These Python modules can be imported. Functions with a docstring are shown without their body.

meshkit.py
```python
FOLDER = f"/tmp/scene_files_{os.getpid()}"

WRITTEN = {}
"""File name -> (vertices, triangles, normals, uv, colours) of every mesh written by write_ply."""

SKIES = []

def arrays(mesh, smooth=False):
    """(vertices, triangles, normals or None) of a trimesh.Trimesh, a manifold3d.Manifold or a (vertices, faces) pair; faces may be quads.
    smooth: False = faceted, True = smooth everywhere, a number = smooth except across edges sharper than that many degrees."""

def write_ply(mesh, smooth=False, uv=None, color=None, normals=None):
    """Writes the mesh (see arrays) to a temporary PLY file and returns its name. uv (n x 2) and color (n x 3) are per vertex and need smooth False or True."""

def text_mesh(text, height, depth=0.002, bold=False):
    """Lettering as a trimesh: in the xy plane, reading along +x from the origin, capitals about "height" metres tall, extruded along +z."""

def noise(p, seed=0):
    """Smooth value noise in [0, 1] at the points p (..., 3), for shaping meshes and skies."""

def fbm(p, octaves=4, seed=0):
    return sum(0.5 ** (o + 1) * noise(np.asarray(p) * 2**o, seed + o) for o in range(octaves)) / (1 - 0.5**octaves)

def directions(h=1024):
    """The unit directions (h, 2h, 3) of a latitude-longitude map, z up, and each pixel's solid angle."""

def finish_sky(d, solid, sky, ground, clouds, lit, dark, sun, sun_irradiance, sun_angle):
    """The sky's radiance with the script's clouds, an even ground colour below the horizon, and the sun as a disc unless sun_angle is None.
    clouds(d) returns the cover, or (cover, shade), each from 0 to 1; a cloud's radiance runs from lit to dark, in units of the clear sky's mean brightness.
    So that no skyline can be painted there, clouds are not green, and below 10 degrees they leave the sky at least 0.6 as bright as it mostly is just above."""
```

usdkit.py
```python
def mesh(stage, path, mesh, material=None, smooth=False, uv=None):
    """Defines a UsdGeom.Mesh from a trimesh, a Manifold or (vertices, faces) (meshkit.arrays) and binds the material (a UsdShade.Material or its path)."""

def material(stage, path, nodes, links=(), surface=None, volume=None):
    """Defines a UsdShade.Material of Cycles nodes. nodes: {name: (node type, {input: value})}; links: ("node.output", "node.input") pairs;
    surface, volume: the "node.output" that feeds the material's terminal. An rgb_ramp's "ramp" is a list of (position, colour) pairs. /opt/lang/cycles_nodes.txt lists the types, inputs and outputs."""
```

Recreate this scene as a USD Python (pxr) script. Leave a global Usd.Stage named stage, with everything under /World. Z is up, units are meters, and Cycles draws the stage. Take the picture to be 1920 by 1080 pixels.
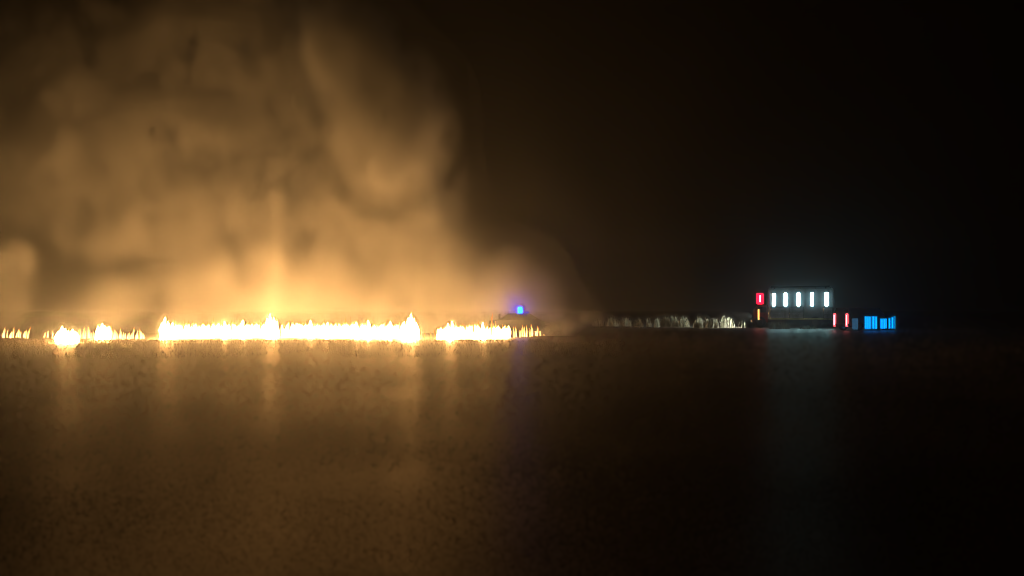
import math, random
import numpy as np
import trimesh, manifold3d as m3
import usdkit, meshkit
from pxr import Usd, UsdGeom, UsdLux, UsdShade, Gf, Sdf, Vt

stage = Usd.Stage.CreateInMemory()
UsdGeom.SetStageUpAxis(stage, 'Z'); UsdGeom.SetStageMetersPerUnit(stage, 1.0)
UsdGeom.Xform.Define(stage, '/World'); UsdGeom.Scope.Define(stage, '/World/Looks')

# ------------------------------------------------------------------ camera, sky, moon, exposure
F, CX, HZ, EYE = 1392.0, 960.0, 578.0, 1.75        # focal length in photo pixels, horizon row, eye height
cam = UsdGeom.Camera.Define(stage, '/World/camera')
cam.CreateHorizontalApertureAttr(36.0); cam.CreateFocalLengthAttr(36.0 * F / 1920.0)
cam.CreateVerticalApertureOffsetAttr(36.0 * (HZ - 540.0) / 1920.0)
cam.CreateClippingRangeAttr((0.05, 5000.0))
cam.CreateFStopAttr(0.0); cam.CreateFocusDistanceAttr(6.0)
cam.CreateExposureAttr(0.0)
cam.AddTranslateOp().Set((0, 0, EYE)); cam.AddRotateXYZOp().Set((90, 0, 0))

SUN_EL, SUN_AZ = math.radians(-4.0), math.radians(140.0)
usdkit.material(stage, '/World/Looks/night_sky', {
    's': ('sky_texture', {'sky_type': 'single_scattering', 'sun_disc': False, 'sun_elevation': SUN_EL, 'sun_rotation': SUN_AZ}),
    'b': ('background_shader', {'strength': 0.0006})}, [('s.color', 'b.color')], surface='b.background')
dome = UsdLux.DomeLight.Define(stage, '/World/sky')
UsdShade.MaterialBindingAPI.Apply(dome.GetPrim()).Bind(UsdShade.Material.Get(stage, '/World/Looks/night_sky'))
dome.GetPrim().SetCustomDataByKey('kind', 'structure')

# ------------------------------------------------------------------ helpers
used = {}
def numbered(path):
    n = used.get(path, 0); used[path] = n + 1
    return path if n == 0 else f'{path}_{n:03d}'
def obj(name, mesh, mat, parent=None, smooth=False):
    p = numbered((str(parent.GetPath()) if parent else '/World') + '/' + name)
    return usdkit.mesh(stage, p, mesh, f'/World/Looks/{mat}', smooth=smooth).GetPrim()
def tag(o, label=None, cat=None, group=None, kind=None):
    for k, v in (('label', label), ('category', cat), ('group', group), ('kind', kind)):
        if v: o.SetCustomDataByKey(k, v)
    return o
def thing(name, label, cat, loc=(0, 0, 0), rz=0.0, group=None):
    x = UsdGeom.Xform.Define(stage, numbered('/World/' + name))
    x.AddTranslateOp().Set(tuple(map(float, loc))); x.AddRotateZOp().Set(math.degrees(rz))
    return tag(x.GetPrim(), label, cat, group)
def ground_d(py): return F * EYE / (py - HZ)
def at(px, d): return (px - CX) / F * d
def up(py, d): return EYE - (py - HZ) / F * d

def principled(name, color, rough=0.6, **kw):
    usdkit.material(stage, f'/World/Looks/{name}', {'p': ('principled_bsdf', {'base_color': color, 'roughness': rough, **kw})}, surface='p.BSDF')
def lamp(name, color, strength):
    usdkit.material(stage, f'/World/Looks/{name}', {'e': ('emission', {'color': color, 'strength': strength})}, surface='e.emission')

# ------------------------------------------------------------------ ground
HAZE_DENSITY, HAZE_G = 0.0020, 0.88
usdkit.material(stage, '/World/Looks/field_soil', {
    'g': ('geometry', {}),
    'n': ('noise_texture', {'scale': 0.3, 'detail': 1.0}),
    'r': ('rgb_ramp', {'ramp': [(0.35, (0.036, 0.025, 0.016)), (0.65, (0.075, 0.056, 0.035))]}),
    'd': ('diffuse_bsdf', {}),
    'gl': ('glossy_bsdf', {'color': (0.9, 0.8, 0.7), 'anisotropy': 0.08, 'tangent': (1, 0, 0)}),
    'rr': ('map_range', {'from_min': 0.3, 'from_max': 0.7, 'to_min': 0.41, 'to_max': 0.48}),
    'm': ('mix_closure', {'fac': 0.36})},
    [('g.position', 'n.vector'), ('n.fac', 'rr.value'), ('rr.result', 'gl.roughness'), ('n.fac', 'r.fac'), ('r.color', 'd.color'),
     ('d.BSDF', 'm.closure1'), ('gl.BSDF', 'm.closure2')], surface='m.closure')
gx = np.concatenate([np.linspace(-400, -60, 18)[:-1], np.linspace(-60, 60, 241), np.linspace(60, 400, 18)[1:]])
gy = np.concatenate([np.linspace(-200, 0, 12)[:-1], np.linspace(0, 90, 241), np.linspace(90, 600, 22)[1:]])
X, Y = np.meshgrid(gx, gy, indexing='ij')
def ground_z(x, y):
    p = np.stack([np.asarray(x, float) * .5, np.asarray(y, float) * .5, np.zeros_like(np.asarray(x, float))], -1)
    return 0.05 * (meshkit.fbm(p * .35, 3, 5) - 0.5)
Z = ground_z(X, Y)
V = np.stack([X, Y, Z], -1).reshape(-1, 3); nx, ny = len(gx), len(gy)
i, j = np.meshgrid(np.arange(nx - 1), np.arange(ny - 1), indexing='ij'); q = (i * ny + j).ravel()
Fq = np.vstack([np.stack([q, q + ny, q + ny + 1], 1), np.stack([q, q + ny + 1, q + 1], 1)])
tag(obj('field', (V, Fq), 'field_soil', smooth=True), 'dark bare field reaching to the horizon', 'field', kind='structure')

# ------------------------------------------------------------------ flames
def flame_look(name, strength, tip, hgt, hot, cool):
    usdkit.material(stage, f'/World/Looks/{name}', {
        'g': ('geometry', {}), 'x': ('separate_xyz', {}),
        't': ('map_range', {'from_min': 0.0, 'from_max': hgt, 'to_min': 1.0, 'to_max': 0.0, 'clamp': True}),
        'c': ('rgb_ramp', {'ramp': [(0.0, cool), (0.6, hot), (1.0, hot)]}),
        's': ('math', {'math_type': 'power', 'value2': 1.5}),
        's2': ('math', {'math_type': 'multiply_add', 'value2': strength - tip, 'value3': tip}),
        'e': ('emission', {})},
        [('g.position', 'x.vector'), ('x.z', 't.value'), ('t.result', 'c.fac'), ('t.result', 's.value1'), ('c.color', 'e.color'),
         ('s.value', 's2.value1'), ('s2.value', 'e.strength')], surface='e.emission')
flame_look('flame_hot', 120.0, 1.3, 0.95, (1.0, 0.52, 0.165), (1.0, 0.42, 0.09))
flame_look('flame_core', 560.0, 20.0, 1.5, (1.0, 0.52, 0.165), (1.0, 0.42, 0.09))
flame_look('flame_thin', 7.0, 1.2, 0.9, (1.0, 0.5, 0.14), (1.0, 0.36, 0.06))
flame_look('flame_dull', 1.2, 0.5, 0.9, (1.0, 0.36, 0.07), (1.0, 0.25, 0.04))
rng = np.random.default_rng(7)
def tongue(r, h, lean, heat0, heat1, K=5, S=4):
    """A closed tapering tongue of flame with its foot at the origin, and the heat at each vertex."""
    t = np.linspace(0, 1, K); ph = rng.uniform(0, 6.28, 2)
    prof = r * np.clip((0.55 + 1.1 * t) * (1 - t) ** 0.8 * 1.25, 0, None)
    cx = lean * h * t ** 1.5 + 0.16 * r * np.sin(5 * t + ph[0]) * t * 2; cy = 0.16 * r * np.sin(4 * t + ph[1])
    v = [[0, 0, -0.03]]; heat = [heat0]
    for k in range(K - 1):
        for s in range(S):
            a = 6.2832 * s / S + ph[0]
            v.append([cx[k] + prof[k] * math.cos(a) * rng.uniform(.8, 1.2), cy[k] + prof[k] * math.sin(a), h * t[k] - 0.02]); heat.append(heat0 + (heat1 - heat0) * t[k])
    v.append([cx[-1], cy[-1], h]); heat.append(heat1)
    f = [[0, 1 + (s + 1) % S, 1 + s] for s in range(S)]
    for k in range(K - 2):
        for s in range(S):
            a, b = 1 + k * S + s, 1 + k * S + (s + 1) % S
            f += [[a, b, b + S], [a, b + S, a + S]]
    last, top = 1 + (K - 2) * S, len(v) - 1
    f += [[last + s, last + (s + 1) % S, top] for s in range(S)]
    return np.array(v), np.array(f), np.array(heat)
def flame(parent, x, y, r, h, lean, h0, h1):
    v, f, heat = tongue(r, h, lean, h0, h1, *((8, 6) if h0 > 1 else (5, 4)))
    obj('flame', (v + [x, y, 0], f), 'flame_core' if h0 > 1 else 'flame_hot' if h0 > .7 else 'flame_thin' if h0 > .3 else 'flame_dull', parent)
# (px from, px to, base row at both ends, height in px, tongues per 10 px, heat, label)
strips = [
    (2, 55, 635, 635, 22, 2.3, .45, .16, 'sparse slanting flames at the far left edge of the fire line'),
    (78, 100, 635, 635, 18, 1.6, .4, .1, 'two small separate flames left of the low bright fire'),
    (106, 146, 642, 642, 22, 3.5, 1., 0, 'bright squat fire burning nearest to the viewer at the left'),
    (146, 182, 636, 637, 22, 2.6, .5, 0, 'thin yellow flames right beside the squat bright fire'),
    (180, 206, 636, 636, 24, 3.5, 1., 0, 'small white-hot fire patch in the left part of the line'),
    (206, 272, 637, 637, 20, 2.6, .5, 0, 'row of thin flames dying out before the long fire line'),
    (300, 523, 635, 632, 26, 3.2, 1., 0, 'long white-hot fire line left of the narrow gap'),
    (529, 785, 632, 635, 26, 3.2, 1., 0, 'longest white-hot fire line ending in a tall flame'),
    (786, 818, 635, 635, 20, 1.4, .25, 0, 'dull orange flames between the two bright fire lines'),
    (819, 955, 637, 635, 24, 2.8, 1., 0, 'white-hot fire line under the blue beacon side'),
    (956, 1022, 634, 630, 22, 2.1, .45, 0, 'thin orange flames trailing off at the right end'),
]
peaks = {6: [(304, 30), (308, 41), (314, 32), (322, 30), (420, 31), (455, 33), (500, 36), (506, 46), (512, 38), (517, 30)],
         7: [(582, 32), (612, 29), (668, 30), (690, 33), (730, 32), (757, 32), (763, 40), (768, 49), (774, 39), (780, 31)],
         9: [(840, 30), (847, 34), (905, 31), (921, 50)], 2: [(111, 22), (117, 31), (122, 26), (129, 22), (136, 25), (142, 20)], 4: [(184, 22), (190, 30), (197, 25), (202, 20)]}
for n, (x0, x1, b0, b1, hp, dens, heat, lean, label) in enumerate(strips):
    dm = ground_d((b0 + b1) / 2)
    root = thing('burning_grass_strip', label, 'fire', (at((x0 + x1) / 2, dm), dm, 0))
    ox, oy = at((x0 + x1) / 2, dm), dm
    cnt = max(2, int((x1 - x0) / 10 * dens))
    for k in range(cnt):
        px = x0 + (x1 - x0) * (k + rng.uniform(.1, .9)) / cnt
        base = b0 + (b1 - b0) * (px - x0) / (x1 - x0)
        d = ground_d(base - rng.uniform(0, 2.5)); s = d / F
        hh = hp * s * (rng.uniform(.78, 1.08) if heat > .8 else rng.uniform(.5, 1.1)); ht = heat * rng.uniform(.75, 1.0)
        r = (4.5 if heat > .8 else 1.5) * s * rng.uniform(.7, 1.3)
        flame(root, at(px, d) - ox, d - oy, r, hh, lean + rng.uniform(-.1, .15), ht, ht * .55)
        if heat > .8 and k % 2 == 0:
            flame(root, at(px + rng.uniform(-5, 5), d) - ox, d - oy + .15, r * .35, hh * rng.uniform(1.15, 1.4), lean + rng.uniform(-.1, .1), .5, .1)
    for px, ph in peaks.get(n, []):
        d = ground_d(b0 + (b1 - b0) * (px - x0) / (x1 - x0)); s = d / F
        thin = ph == 50
        flame(root, at(px, d) - ox, d - oy - .05, (2 if thin else 4.5) * s, ph * s, .05, .5 if thin else 2, .3)

# ------------------------------------------------------------------ vehicles
principled('body_paint', (0.2, 0.2, 0.2), 0.45)
principled('red_paint', (0.35, 0.03, 0.025), 0.3, coat_weight=0.5)
principled('dark_paint', (0.012, 0.013, 0.016), 0.6)
principled('shutter_metal', (0.42, 0.42, 0.45), 0.4, metallic=0.8)
principled('chrome', (0.6, 0.6, 0.6), 0.2, metallic=1.0)
principled('rubber', (0.018, 0.018, 0.018), 0.8)
principled('black_trim', (0.02, 0.02, 0.022), 0.5)
principled('window_glass', (0.01, 0.012, 0.014), 0.06)
principled('reflective_stripe', (0.7, 0.68, 0.3), 0.4)
lamp('white_lamp', (0.40, 0.86, 1.0), 17.0)
lamp('head_lamp', (0.9, 1.0, 0.9), 7000.0)
lamp('red_lamp', (1.0, 0.004, 0.03), 3.5)
lamp('red_core', (1.0, 0.25, 0.3), 7.0)
lamp('tail_lamp', (1.0, 0.10, 0.12), 2.2)
lamp('amber_lamp', (1.0, 0.55, 0.13), 2.0)
lamp('blue_lamp', (0.0, 0.20, 0.5), 1.0)
lamp('blue_core', (0.0, 0.2, 1.0), 3.5)
lamp('blue_dim', (0.02, 0.075, 0.14), 1.0)
lamp('beacon_lamp', (0.0, 0.016, 1.0), 80.0)

def rbox(sx, sy, sz, c, r=0.04):
    r = min(r, sx * .45, sy * .45, sz * .45)
    pts = [m3.Manifold.sphere(r, 8).translate((a * (sx / 2 - r), b * (sy / 2 - r), e * (sz / 2 - r))) for a in (-1, 1) for b in (-1, 1) for e in (-1, 1)]
    return m3.Manifold.batch_hull(pts).translate(c)
def box(sx, sy, sz, c): return m3.Manifold.cube((sx, sy, sz), True).translate(c)
def prism(poly, y0, y1):
    """An outline in x, z carried from y0 to y1."""
    m = m3.Manifold.extrude(m3.CrossSection([np.array(poly, float)]), y1 - y0)
    return m.rotate((90, 0, 0)).translate((0, y1, 0))
def wheel(t, x, y, r, w):
    ty = m3.Manifold.cylinder(w, r, r, 28, True) - m3.Manifold.cylinder(w * 1.2, r * .58, r * .58, 28, True)
    o = obj('wheel', ty.rotate((90, 0, 0)).translate((x, y, r)), 'rubber', t, smooth=40)
    rim = m3.Manifold.cylinder(w * .7, r * .57, r * .57, 24, True) - m3.Manifold.cylinder(w, r * .12, r * .12, 12, True).translate((0, 0, w * .55))
    obj('rim', rim.rotate((90, 0, 0)).translate((x, y, r)), 'chrome', o, smooth=40)
def tube(a, b, r):
    a, b = np.array(a, float), np.array(b, float)
    return trimesh.creation.cylinder(r, segment=(a, b), sections=8)

# the fire engine: side on, cab to the left; local x along its length (left = front), y = 0 at the near side
DT = ground_d(615); S = DT / F
def tx(px): return (px - 1490) * S * .95
def tz(py): return up(py, DT)
fe = thing('fire_engine', 'fire engine in side view with five tall white scene lamps and a red beacon', 'fire engine', (at(1490, DT), DT, 0), math.radians(-18))
x0, x1, xc = tx(1411), tx(1562), tx(1440)
obj('chassis', box(x1 - x0 - .3, 1.1, .28, ((x0 + x1) / 2, 1.15, .62)), 'black_trim', fe)
roof = tz(541)
bw = x1 - xc - .08
body = rbox(bw, 2.3, roof - .75, ((xc + .08 + x1) / 2, 1.15, (roof + .75) / 2), .05)
wx_r, wx_f = tx(1528), tx(1425)
for wx in (wx_r,): body = body - m3.Manifold.cylinder(.6, .62, .62, 28, True).rotate((90, 0, 0)).translate((wx, .2, .5))
bd = obj('body', body, 'body_paint', fe)
cabz = tz(572)
cab = prism([(x0 + .05, .5), (xc, .5), (xc, cabz), (x0 + .45, cabz), (x0 + .05, 1.55)], .06, 2.24)
cab = cab - m3.Manifold.cylinder(.6, .6, .6, 28, True).rotate((90, 0, 0)).translate((wx_f, .2, .5))
obj('cab', cab, 'red_paint', fe)
dr = obj('door', rbox(.85, .03, 1.25, (xc - .5, .055, 1.32), .014), 'red_paint', fe)
obj('side_window', rbox(.68, .02, .5, (xc - .5, .035, 1.62), .009), 'window_glass', dr)
obj('door_handle', rbox(.16, .04, .04, (xc - .22, .03, 1.22), .015), 'chrome', dr)
ws = prism([(x0 + .03, 1.58), (x0 + .41, cabz - .04), (x0 + .43, cabz - .05), (x0 + .05, 1.57)], .2, 2.1)
obj('windscreen', ws, 'window_glass', fe)
obj('bumper', rbox(.22, 2.35, .3, (x0 - .06, 1.15, .6), .05), 'chrome', fe)
obj('mirror', rbox(.08, .12, .36, (x0 + .35, -.12, 1.72), .03), 'black_trim', fe)
for y in (.32, 1.98):
    hl = obj('headlight', m3.Manifold.cylinder(.03, .12, .12, 16, True).rotate((0, 90, 0)).translate((x0 + .03, y, .98)), 'head_lamp', fe)
    ring = m3.Manifold.cylinder(.16, .15, .15, 20, True) - m3.Manifold.cylinder(.3, .125, .125, 20, True)
    obj('lamp_ring', ring.rotate((0, 90, 0)).translate((x0 - .01, y, .98)), 'black_trim', hl)
# red beacon on the cab roof: dark foot, glowing dome with a bright core band
bx = tx(1425)
rb = obj('red_beacon', rbox(.62, .45, tz(549) - cabz - .08, (bx, .45, (tz(549) + cabz + .08) / 2), .12), 'red_lamp', fe)
obj('beacon_foot', rbox(.7, .5, .08, (bx, .45, cabz + .04), .03), 'black_trim', rb)
obj('bright_core', rbox(.12, .06, .62, (bx + .02, .205, (tz(549) + cabz + .08) / 2), .028), 'red_core', rb)
am = obj('amber_marker', rbox(.14, .06, tz(580) - tz(600), (tx(1422.5), .01, (tz(580) + tz(600)) / 2), .028), 'amber_lamp', fe)
for k, (px, a, b) in enumerate([(1451, 550, 574), (1473, 549, 574), (1497, 549, 574), (1522, 549, 574), (1548, 548, 574)]):
    h_ = tz(a) - tz(b)
    hs = obj('scene_lamp', rbox(.27, .09, h_, (tx(px), -.075, (tz(a) + tz(b)) / 2), .04), 'white_lamp', fe)
    obj('lamp_housing', rbox(.37, .03, h_ + .12, (tx(px), -.014, (tz(a) + tz(b)) / 2), .013), 'chrome', hs)
# roller shutters below the lamps with recessed slats, a pump panel between them
for px0, px1 in ((1446, 1472), (1480, 1506), (1543, 1559)):
    fr = obj('shutter_frame', rbox((px1 - px0) * S, .03, 1.02, (tx((px0 + px1) / 2), -.012, 1.36), .012), 'chrome', fe)
    for k in range(8):
        obj('slat', rbox((px1 - px0) * S - .1, .03, .105, (tx((px0 + px1) / 2), -.032, .93 + k * .118), .014), 'shutter_metal', fr)
obj('pump_panel', rbox(.55, .04, 1.0, (tx(1475.9) + .0, -.0, 1.36), .015).scale((.6, 1, 1)).translate((tx(1476) * .4, 0, 0)), 'shutter_metal', fe)
obj('stripe', rbox(bw - .1, .014, .14, ((xc + .08 + x1) / 2, -.006, .82), .006), 'reflective_stripe', fe)
obj('running_board', rbox(tx(1511) - tx(1446), .3, .06, ((tx(1511) + tx(1446)) / 2, .0, .58), .02), 'chrome', fe)
obj('rear_step', rbox(.35, 2.2, .08, (x1 + .15, 1.15, .6), .02), 'chrome', fe)
for y in (.16, 2.1): wheel(fe, wx_f, y, .5, .3); wheel(fe, wx_r, y, .5, .32)
for y in (.75, 1.3): obj('ladder_rail', rbox(bw - .5, .05, .09, ((xc + x1) / 2, y, roof + .2), .02), 'chrome', fe)
for k in range(14): obj('ladder_rung', tube((xc + .5 + k * (bw - 1) / 13, .75, roof + .2), (xc + .5 + k * (bw - 1) / 13, 1.3, roof + .2), .018), 'chrome', fe)
for x in (xc + .6, x1 - .6): obj('ladder_bracket', box(.06, .7, .2, (x, 1.02, roof + .08)), 'black_trim', fe)
obj('roof_rail', tube((xc + .2, .06, roof + .09), (x1 - .1, .06, roof + .09), .025), 'chrome', fe)
for k in range(5): obj('rail_post', tube((xc + .3 + k * (bw - .5) / 4, .06, roof - .02), (xc + .3 + k * (bw - .5) / 4, .06, roof + .09), .018), 'chrome', fe)
obj('grab_handle', tube((xc + .04, -.03, 1.0), (xc + .04, -.03, 1.9), .018), 'chrome', fe)

def car_body(L, W, H, hood, van):
    if van: prof = [(-L / 2, .3), (L / 2, .3), (L / 2, .8), (L / 2 - .25, 1.05), (L / 2 - hood, 1.1), (L / 2 - hood - .45, H), (-L / 2 + .12, H), (-L / 2, H - .35)]
    else: prof = [(-L / 2, .3), (L / 2, .3), (L / 2, .7), (L / 2 - .2, .82), (L / 2 - hood, .95), (L / 2 - hood - .75, H), (-L / 2 + 1.25, H), (-L / 2 + .6, 1.0), (-L / 2, .95)]
    b = prism(prof, -W / 2, W / 2)
    low = [p for p in prof if p[1] < 1.06]
    return b ^ m3.Manifold.batch_hull([m3.Manifold.cube((L + 1, W, 1.0), True).translate((0, 0, .5)), m3.Manifold.cube((L + 1, W * .74, .1), True).translate((0, 0, H - .05))])
def car(name, label, cat, loc, rz, L, W, H, hood, van):
    t = thing(name, label, cat, loc, rz)
    b = car_body(L, W, H, hood, van); wb = L * .3
    for sx in (-1, 1):
        b = b - m3.Manifold.cylinder(W + 1, .39, .39, 24, True).rotate((90, 0, 0)).translate((sx * wb, 0, .33))
    b = b + m3.Manifold.cube((L * .5, W * .6, .3), True).translate((0, 0, .5)) + m3.Manifold.cube((L * .85, W - .55, .3), True).translate((0, 0, .5))
    obj('body', b, 'dark_paint', t)
    for sx in (-1, 1):
        for sy in (-1, 1): wheel(t, sx * wb, sy * (W / 2 - .12), .33, .22)
    for sy in (-1, 1):
        obj('side_window', box(L * .22, .02, .36, (-L * .1, sy * (W * .435 + .008), 1.2)).rotate((0, 0, 0)), 'window_glass', t)
        obj('mirror', rbox(.12, .2, .14, (L / 2 - hood - .45, sy * (W / 2 + .08), 1.08), .04), 'dark_paint', t)
        obj('headlight', rbox(.05, .3, .14, (L / 2 + .0, sy * (W / 2 - .25), .7), .02), 'chrome', t)
    obj('bumper', rbox(.14, W * .96, .2, (-L / 2 - .03, 0, .45), .05), 'black_trim', t)
    obj('rear_window', box(.03, W * .6, .42, (-L / 2 + (.03 if van else .6), 0, 1.18)), 'window_glass', t)
    return t

# patrol car in the smoke behind the fire, blue beacon on its roof
DB = 48.0
pc = car('patrol_car', 'dark car half hidden in smoke with a glowing blue beacon on its roof', 'car', (at(975, DB) + .3, DB, 0), 0.12, 4.5, 1.8, 1.42, 1.25, False)
sB = DB / F
bk = obj('blue_beacon', rbox(9 * sB, 9 * sB, 17 * sB, (-.3, 0, up(583.5, DB)), .12), 'beacon_lamp', pc)
obj('beacon_foot', rbox(.34, .34, max(.06, up(592, DB) - 1.40), (-.3, 0, (up(592, DB) + 1.40) / 2), .03), 'black_trim', bk)

# van at the right: vertical tail lamps, blue side lamps low on its flank
DV = 58.0; sV = DV / F; yaw = math.radians(21)
Lv, Wv = 4.6, 1.75
rear = np.array([at(1577.5, DV), DV])
ctr = rear + Lv / 2 * np.array([math.cos(yaw), math.sin(yaw)])
vn = car('emergency_van', 'dark van with two tall red tail lamps and blue lamps along its side', 'van', (ctr[0], ctr[1], 0), yaw, Lv, Wv, 1.75, .9, True)
for sy in (-1, 1):
    tl = obj('tail_lamp', rbox(.1, .24, 1.05, (-Lv / 2 - .06, sy * .62, .83), .045), 'red_lamp' if False else 'tail_lamp', vn)
    obj('lamp_core', rbox(.03, .07, .8, (-Lv / 2 - .115, sy * .62, .83), .014), 'red_core', tl)
for px, wpx, cores in ((1600, 10, 0), (1622.5, 11, 3), (1635, 10, 2), (1651.5, 12, 4), (1662.5, 4, 1), (1668, 4, 1), (1672.5, 3, 0)):
    u, w_ = -Lv / 2 + (px - 1592) / 82 * Lv, wpx / 82 * Lv
    top = 1.05 + .1 * math.sin(px)
    bl = obj('blue_lamp', rbox(w_, .05, top - .12, (u, -Wv / 2 - .05, (top + .12) / 2), .02), 'blue_lamp' if px > 1605 else 'blue_dim', vn)
    for q in range(cores):
        obj('led_strip', rbox(w_ * .45 / cores, .03, top - .26, (u + w_ * ((q + .5) / cores - .5), -Wv / 2 - .08, (top + .12) / 2 + .02 * math.sin(q * 5)), .01), 'blue_core', bl)

# ------------------------------------------------------------------ grass clumps
usdkit.material(stage, '/World/Looks/dry_grass', {
    'r': ('geometry', {}), 'c': ('rgb_ramp', {'ramp': [(0, (.30, .28, .21)), (.6, (.42, .40, .31)), (1, (.52, .50, .41))]}),
    'd': ('diffuse_bsdf', {}), 't': ('translucent_bsdf', {}), 'm': ('mix_closure', {'fac': 0.45})},
    [('r.random_per_island', 'c.fac'), ('c.color', 'd.color'), ('c.color', 't.color'), ('d.BSDF', 'm.closure1'), ('t.BSDF', 'm.closure2')], surface='m.closure')
gr = np.random.default_rng(21)
def blades(w, dep, h, n, bw):
    v, f = [], []
    for _ in range(n):
        x, y = gr.uniform(-w / 2, w / 2), gr.uniform(-dep / 2, dep / 2)
        hh = h * gr.uniform(.35, 1.0) * (1 - .35 * (2 * x / w) ** 4); a = gr.uniform(0, math.pi); l = gr.normal(0, .15, 2) * hh; b = bw * gr.uniform(.6, 1.3)
        ca, sa = math.cos(a) * b / 2, math.sin(a) * b / 2; k = len(v)
        v += [(x - ca, y - sa, -.06), (x + ca, y + sa, -.06), (x - ca * .9 + l[0] * .35, y - sa * .9 + l[1] * .35, hh * .6), (x + ca * .9 + l[0] * .35, y + sa * .9 + l[1] * .35, hh * .6), (x + l[0], y + l[1], hh)]
        f += [(k, k + 1, k + 3), (k, k + 3, k + 2), (k + 2, k + 3, k + 4)]
    return np.array(v), np.array(f)
def clump(px0, px1, base, top, n, label, group=None, bw=.05):
    d = ground_d(base); s = d / F
    t = thing('grass_clump', label, 'grass clump', (at((px0 + px1) / 2, d), d, 0), 0, group)
    obj('blades', blades((px1 - px0) * s, .8, (base - top) * s, int(n * 1.5), bw), 'dry_grass', t)
row = [(1112, 1132, 612, 594, 40), (1136, 1160, 612, 591, 60), (1163, 1184, 612, 592, 50), (1188, 1206, 613, 594, 40), (1211, 1222, 613, 592, 26), (1226, 1236, 614, 591, 34),
       (1239, 1272, 613.5, 589, 100), (1275, 1292, 613.5, 590, 60), (1302, 1317, 614.5, 590, 80), (1319, 1334, 615, 592, 60), (1338, 1346, 615, 593, 40), (1350, 1376, 614, 588, 34), (1382, 1402, 614.5, 596, 10)]
bright = {8: 'thick pale grass clump, brightest of the lit row left of the fire engine', 10: 'narrow bright grass clump with dark gaps on both sides',
          11: 'tallest grass clump of the row, nearest the bright narrow one', 0: 'faintest grass clump at the left end of the row', 12: 'sparse short grass clump right in front of the fire engine cab'}
order = ['first', 'second', 'third', 'fourth', 'fifth', 'sixth', 'seventh', 'eighth', 'ninth', 'tenth', 'eleventh', 'twelfth', 'thirteenth']
for k, (a, b, base, top, n) in enumerate(row):
    clump(a, b, base, top, n, bright.get(k, 'pale dry grass clump, %s from the left end of the row before the fire engine' % order[k]), 'grass clumps left of the fire engine')
clump(1442, 1480, 616.6, 600, 110, 'short tan grass clump in front of the left end of the fire engine body')
clump(1500, 1530, 616.6, 608, 50, 'low dim grass clump in front of the fire engine rear wheel')
for k, (a, b, base, top, n, lb) in enumerate([(146, 200, 652, 638, 120, 'low brown grass bank in front of the thin left flames'), (196, 240, 652, 640, 90, 'right end of the low brown grass bank, lit orange')]):
    clump(a, b, base, top, n, lb, bw=.05)

# low stubble in front of the fire, thinning towards the viewer
usdkit.material(stage, '/World/Looks/stubble_straw', {
    'r': ('geometry', {}), 'c': ('rgb_ramp', {'ramp': [(0, (.07, .05, .03)), (1, (.20, .15, .085))]}),
    'd': ('diffuse_bsdf', {}), 't': ('translucent_bsdf', {}), 'm': ('mix_closure', {'fac': 0.4})},
    [('r.random_per_island', 'c.fac'), ('c.color', 'd.color'), ('c.color', 't.color'), ('d.BSDF', 'm.closure1'), ('t.BSDF', 'm.closure2')], surface='m.closure')
sr = np.random.default_rng(77); NB = 16000
sy = 40.2 - 14 * sr.uniform(0, 1, NB) ** 2.2; sx = sr.uniform(-36, 6, NB) * sy / 40
keep = meshkit.noise(np.stack([sx * .9, sy * .9, sy * 0], -1), 4) > .32; sx, sy = sx[keep], sy[keep]; nb = len(sx)
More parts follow.
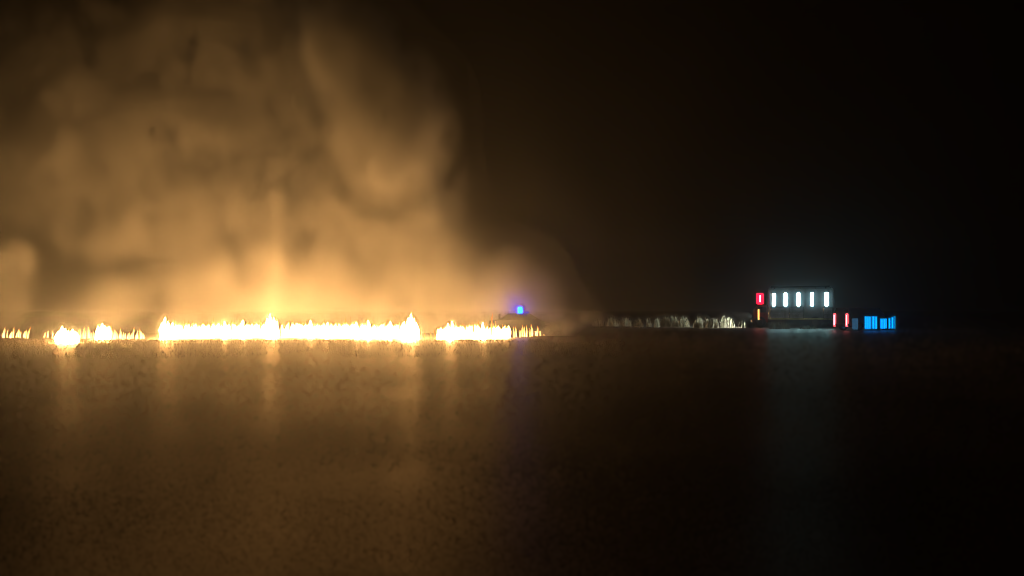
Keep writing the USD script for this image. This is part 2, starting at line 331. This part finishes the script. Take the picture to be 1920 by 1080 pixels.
sz = ground_z(sx, sy); hh = sr.uniform(.05, .19, nb); aa = sr.uniform(0, math.pi, nb); ww = sr.uniform(.008, .02, nb); lx, ly = sr.normal(0, .05, nb), sr.normal(0, .05, nb)
SV = np.stack([np.stack([sx - ww * np.cos(aa), sy - ww * np.sin(aa), sz - .02], -1), np.stack([sx + ww * np.cos(aa), sy + ww * np.sin(aa), sz - .02], -1), np.stack([sx + lx, sy + ly, sz + hh], -1)], 1).reshape(-1, 3)
tag(obj('grass_stubble', (SV, np.arange(3 * nb).reshape(-1, 3)), 'stubble_straw'), 'short dry stubble on the field in front of the fire', 'grass', kind='stuff')

# ------------------------------------------------------------------ smoke
def smoke(name, label, blobs, density, color=(0.9, 0.88, 0.85), scale=0.22, disp=3.0, lo=.3, hi=.7, seed=0.0, thin=1.0):
    """blobs: (px, py, rx px, ry px, distance, half depth m, weight)"""
    nodes = {'g': ('geometry', {}),
             'm1': ('mapping', {'mapping_type': 'point', 'location': (seed, seed * 2, 0), 'scale': (1, 1, 0.7)}),
             'w': ('noise_texture', {'scale': scale * .6, 'detail': 1.0}),
             'n': ('noise_texture', {'scale': scale, 'detail': 4.0, 'roughness': 0.7}),
             'wo': ('vector_math', {'math_type': 'multiply_add', 'vector2': (disp, disp, disp), 'vector3': (-disp / 2,) * 3}),
             'q': ('vector_math', {'math_type': 'add'})}
    links = [('g.position', 'm1.vector'), ('m1.vector', 'w.vector'), ('m1.vector', 'n.vector'), ('w.color', 'wo.vector1'), ('wo.vector', 'q.vector1'), ('g.position', 'q.vector2')]
    prev, solids = None, []
    for k, (px, py, rx, ry, d, dy, wt) in enumerate(blobs):
        c = (at(px, d), d, up(py, d)); r = (rx * d / F, dy * thin, ry * d / F)
        nodes[f's{k}'] = ('vector_math', {'math_type': 'subtract', 'vector2': c})
        nodes[f'd{k}'] = ('vector_math', {'math_type': 'divide', 'vector2': r})
        nodes[f'l{k}'] = ('vector_math', {'math_type': 'length'})
        nodes[f'f{k}'] = ('map_range', {'range_type': 'smoothstep', 'from_min': 1.15, 'from_max': 0.35, 'to_min': 0.0, 'to_max': wt, 'clamp': True})
        links += [('q.vector', f's{k}.vector1'), (f's{k}.vector', f'd{k}.vector1'), (f'd{k}.vector', f'l{k}.vector1'), (f'l{k}.value', f'f{k}.value')]
        if prev:
            nodes[f'a{k}'] = ('math', {'math_type': 'maximum'}); links += [(prev, f'a{k}.value1'), (f'f{k}.result', f'a{k}.value2')]; prev = f'a{k}.value'
        else: prev = f'f{k}.result'
        b = m3.Manifold.sphere(1.0, 20).scale(tuple(1.15 * x + disp * .30 for x in r)).translate(c)
        solids.append(b)
    dom = m3.Manifold.batch_boolean(solids, m3.OpType.Add)
    dom = dom ^ m3.Manifold.cube((400, 400, 200), True).translate((0, 0, 100.12))
    nodes['nc'] = ('map_range', {'from_min': lo, 'from_max': hi, 'to_min': 0.02, 'to_max': 1.9, 'clamp': True})
    nodes['mu'] = ('math', {'math_type': 'multiply'}); nodes['dn'] = ('math', {'math_type': 'multiply', 'value2': density})
    nodes['v'] = ('principled_volume', {'color': color, 'anisotropy': 0.0})
    links += [('n.fac', 'nc.value'), ('nc.result', 'mu.value1'), (prev, 'mu.value2'), ('mu.value', 'dn.value1'), ('dn.value', 'v.density')]
    usdkit.material(stage, f'/World/Looks/{name}_air', nodes, links, volume='v.volume')
    o = tag(obj(name, dom, f'{name}_air'), label, 'smoke', kind='stuff')
    return o
smoke('smoke', 'huge billowing smoke lit orange by the fire line below it', [
    (370, 555, 170, 110, 49.0, 4.0, .42), (570, 540, 160, 130, 49.0, 4.0, .42), (780, 525, 150, 140, 49.0, 4.0, .45), (905, 560, 95, 100, 48, 3, .45),
    (205, 575, 65, 75, 47, 3, .45), (200, 410, 130, 100, 49, 4, .7),
    (340, 380, 200, 170, 50, 5, .7), (520, 360, 210, 190, 50, 5, .65), (700, 360, 170, 180, 49.5, 5, .9),
    (735, 225, 130, 150, 43.8, 5, 1.1), (670, 110, 110, 110, 44, 5, 1.2),
    (120, 230, 290, 230, 49, 6, 1.2), (380, 120, 330, 210, 49, 6, 1.1),
    (0, 570, 85, 80, 44, 3.5, .6), (28, 500, 50, 55, 44, 3.5, .9),
    (955, 530, 45, 80, 47, 3, .3), (990, 545, 65, 75, 47, 2.5, .28), (1045, 580, 45, 30, 45, 1.6, .5), (1050, 612, 75, 22, 44, 2.4, .9)],
    0.75, scale=.5, lo=.36, hi=.66, thin=.5, disp=2.8, seed=11.0)

# ------------------------------------------------------------------ haze
usdkit.material(stage, '/World/Looks/haze_air', {'v': ('principled_volume', {'color': (0.85, 0.85, 0.85), 'density': HAZE_DENSITY, 'anisotropy': HAZE_G})}, volume='v.volume')
hz = trimesh.creation.box((900, 900, 61)); hz.apply_translation((0, 200, 29))
tag(obj('haze', hz, 'haze_air'), 'thin smoky night air over the whole field', 'haze', kind='stuff')
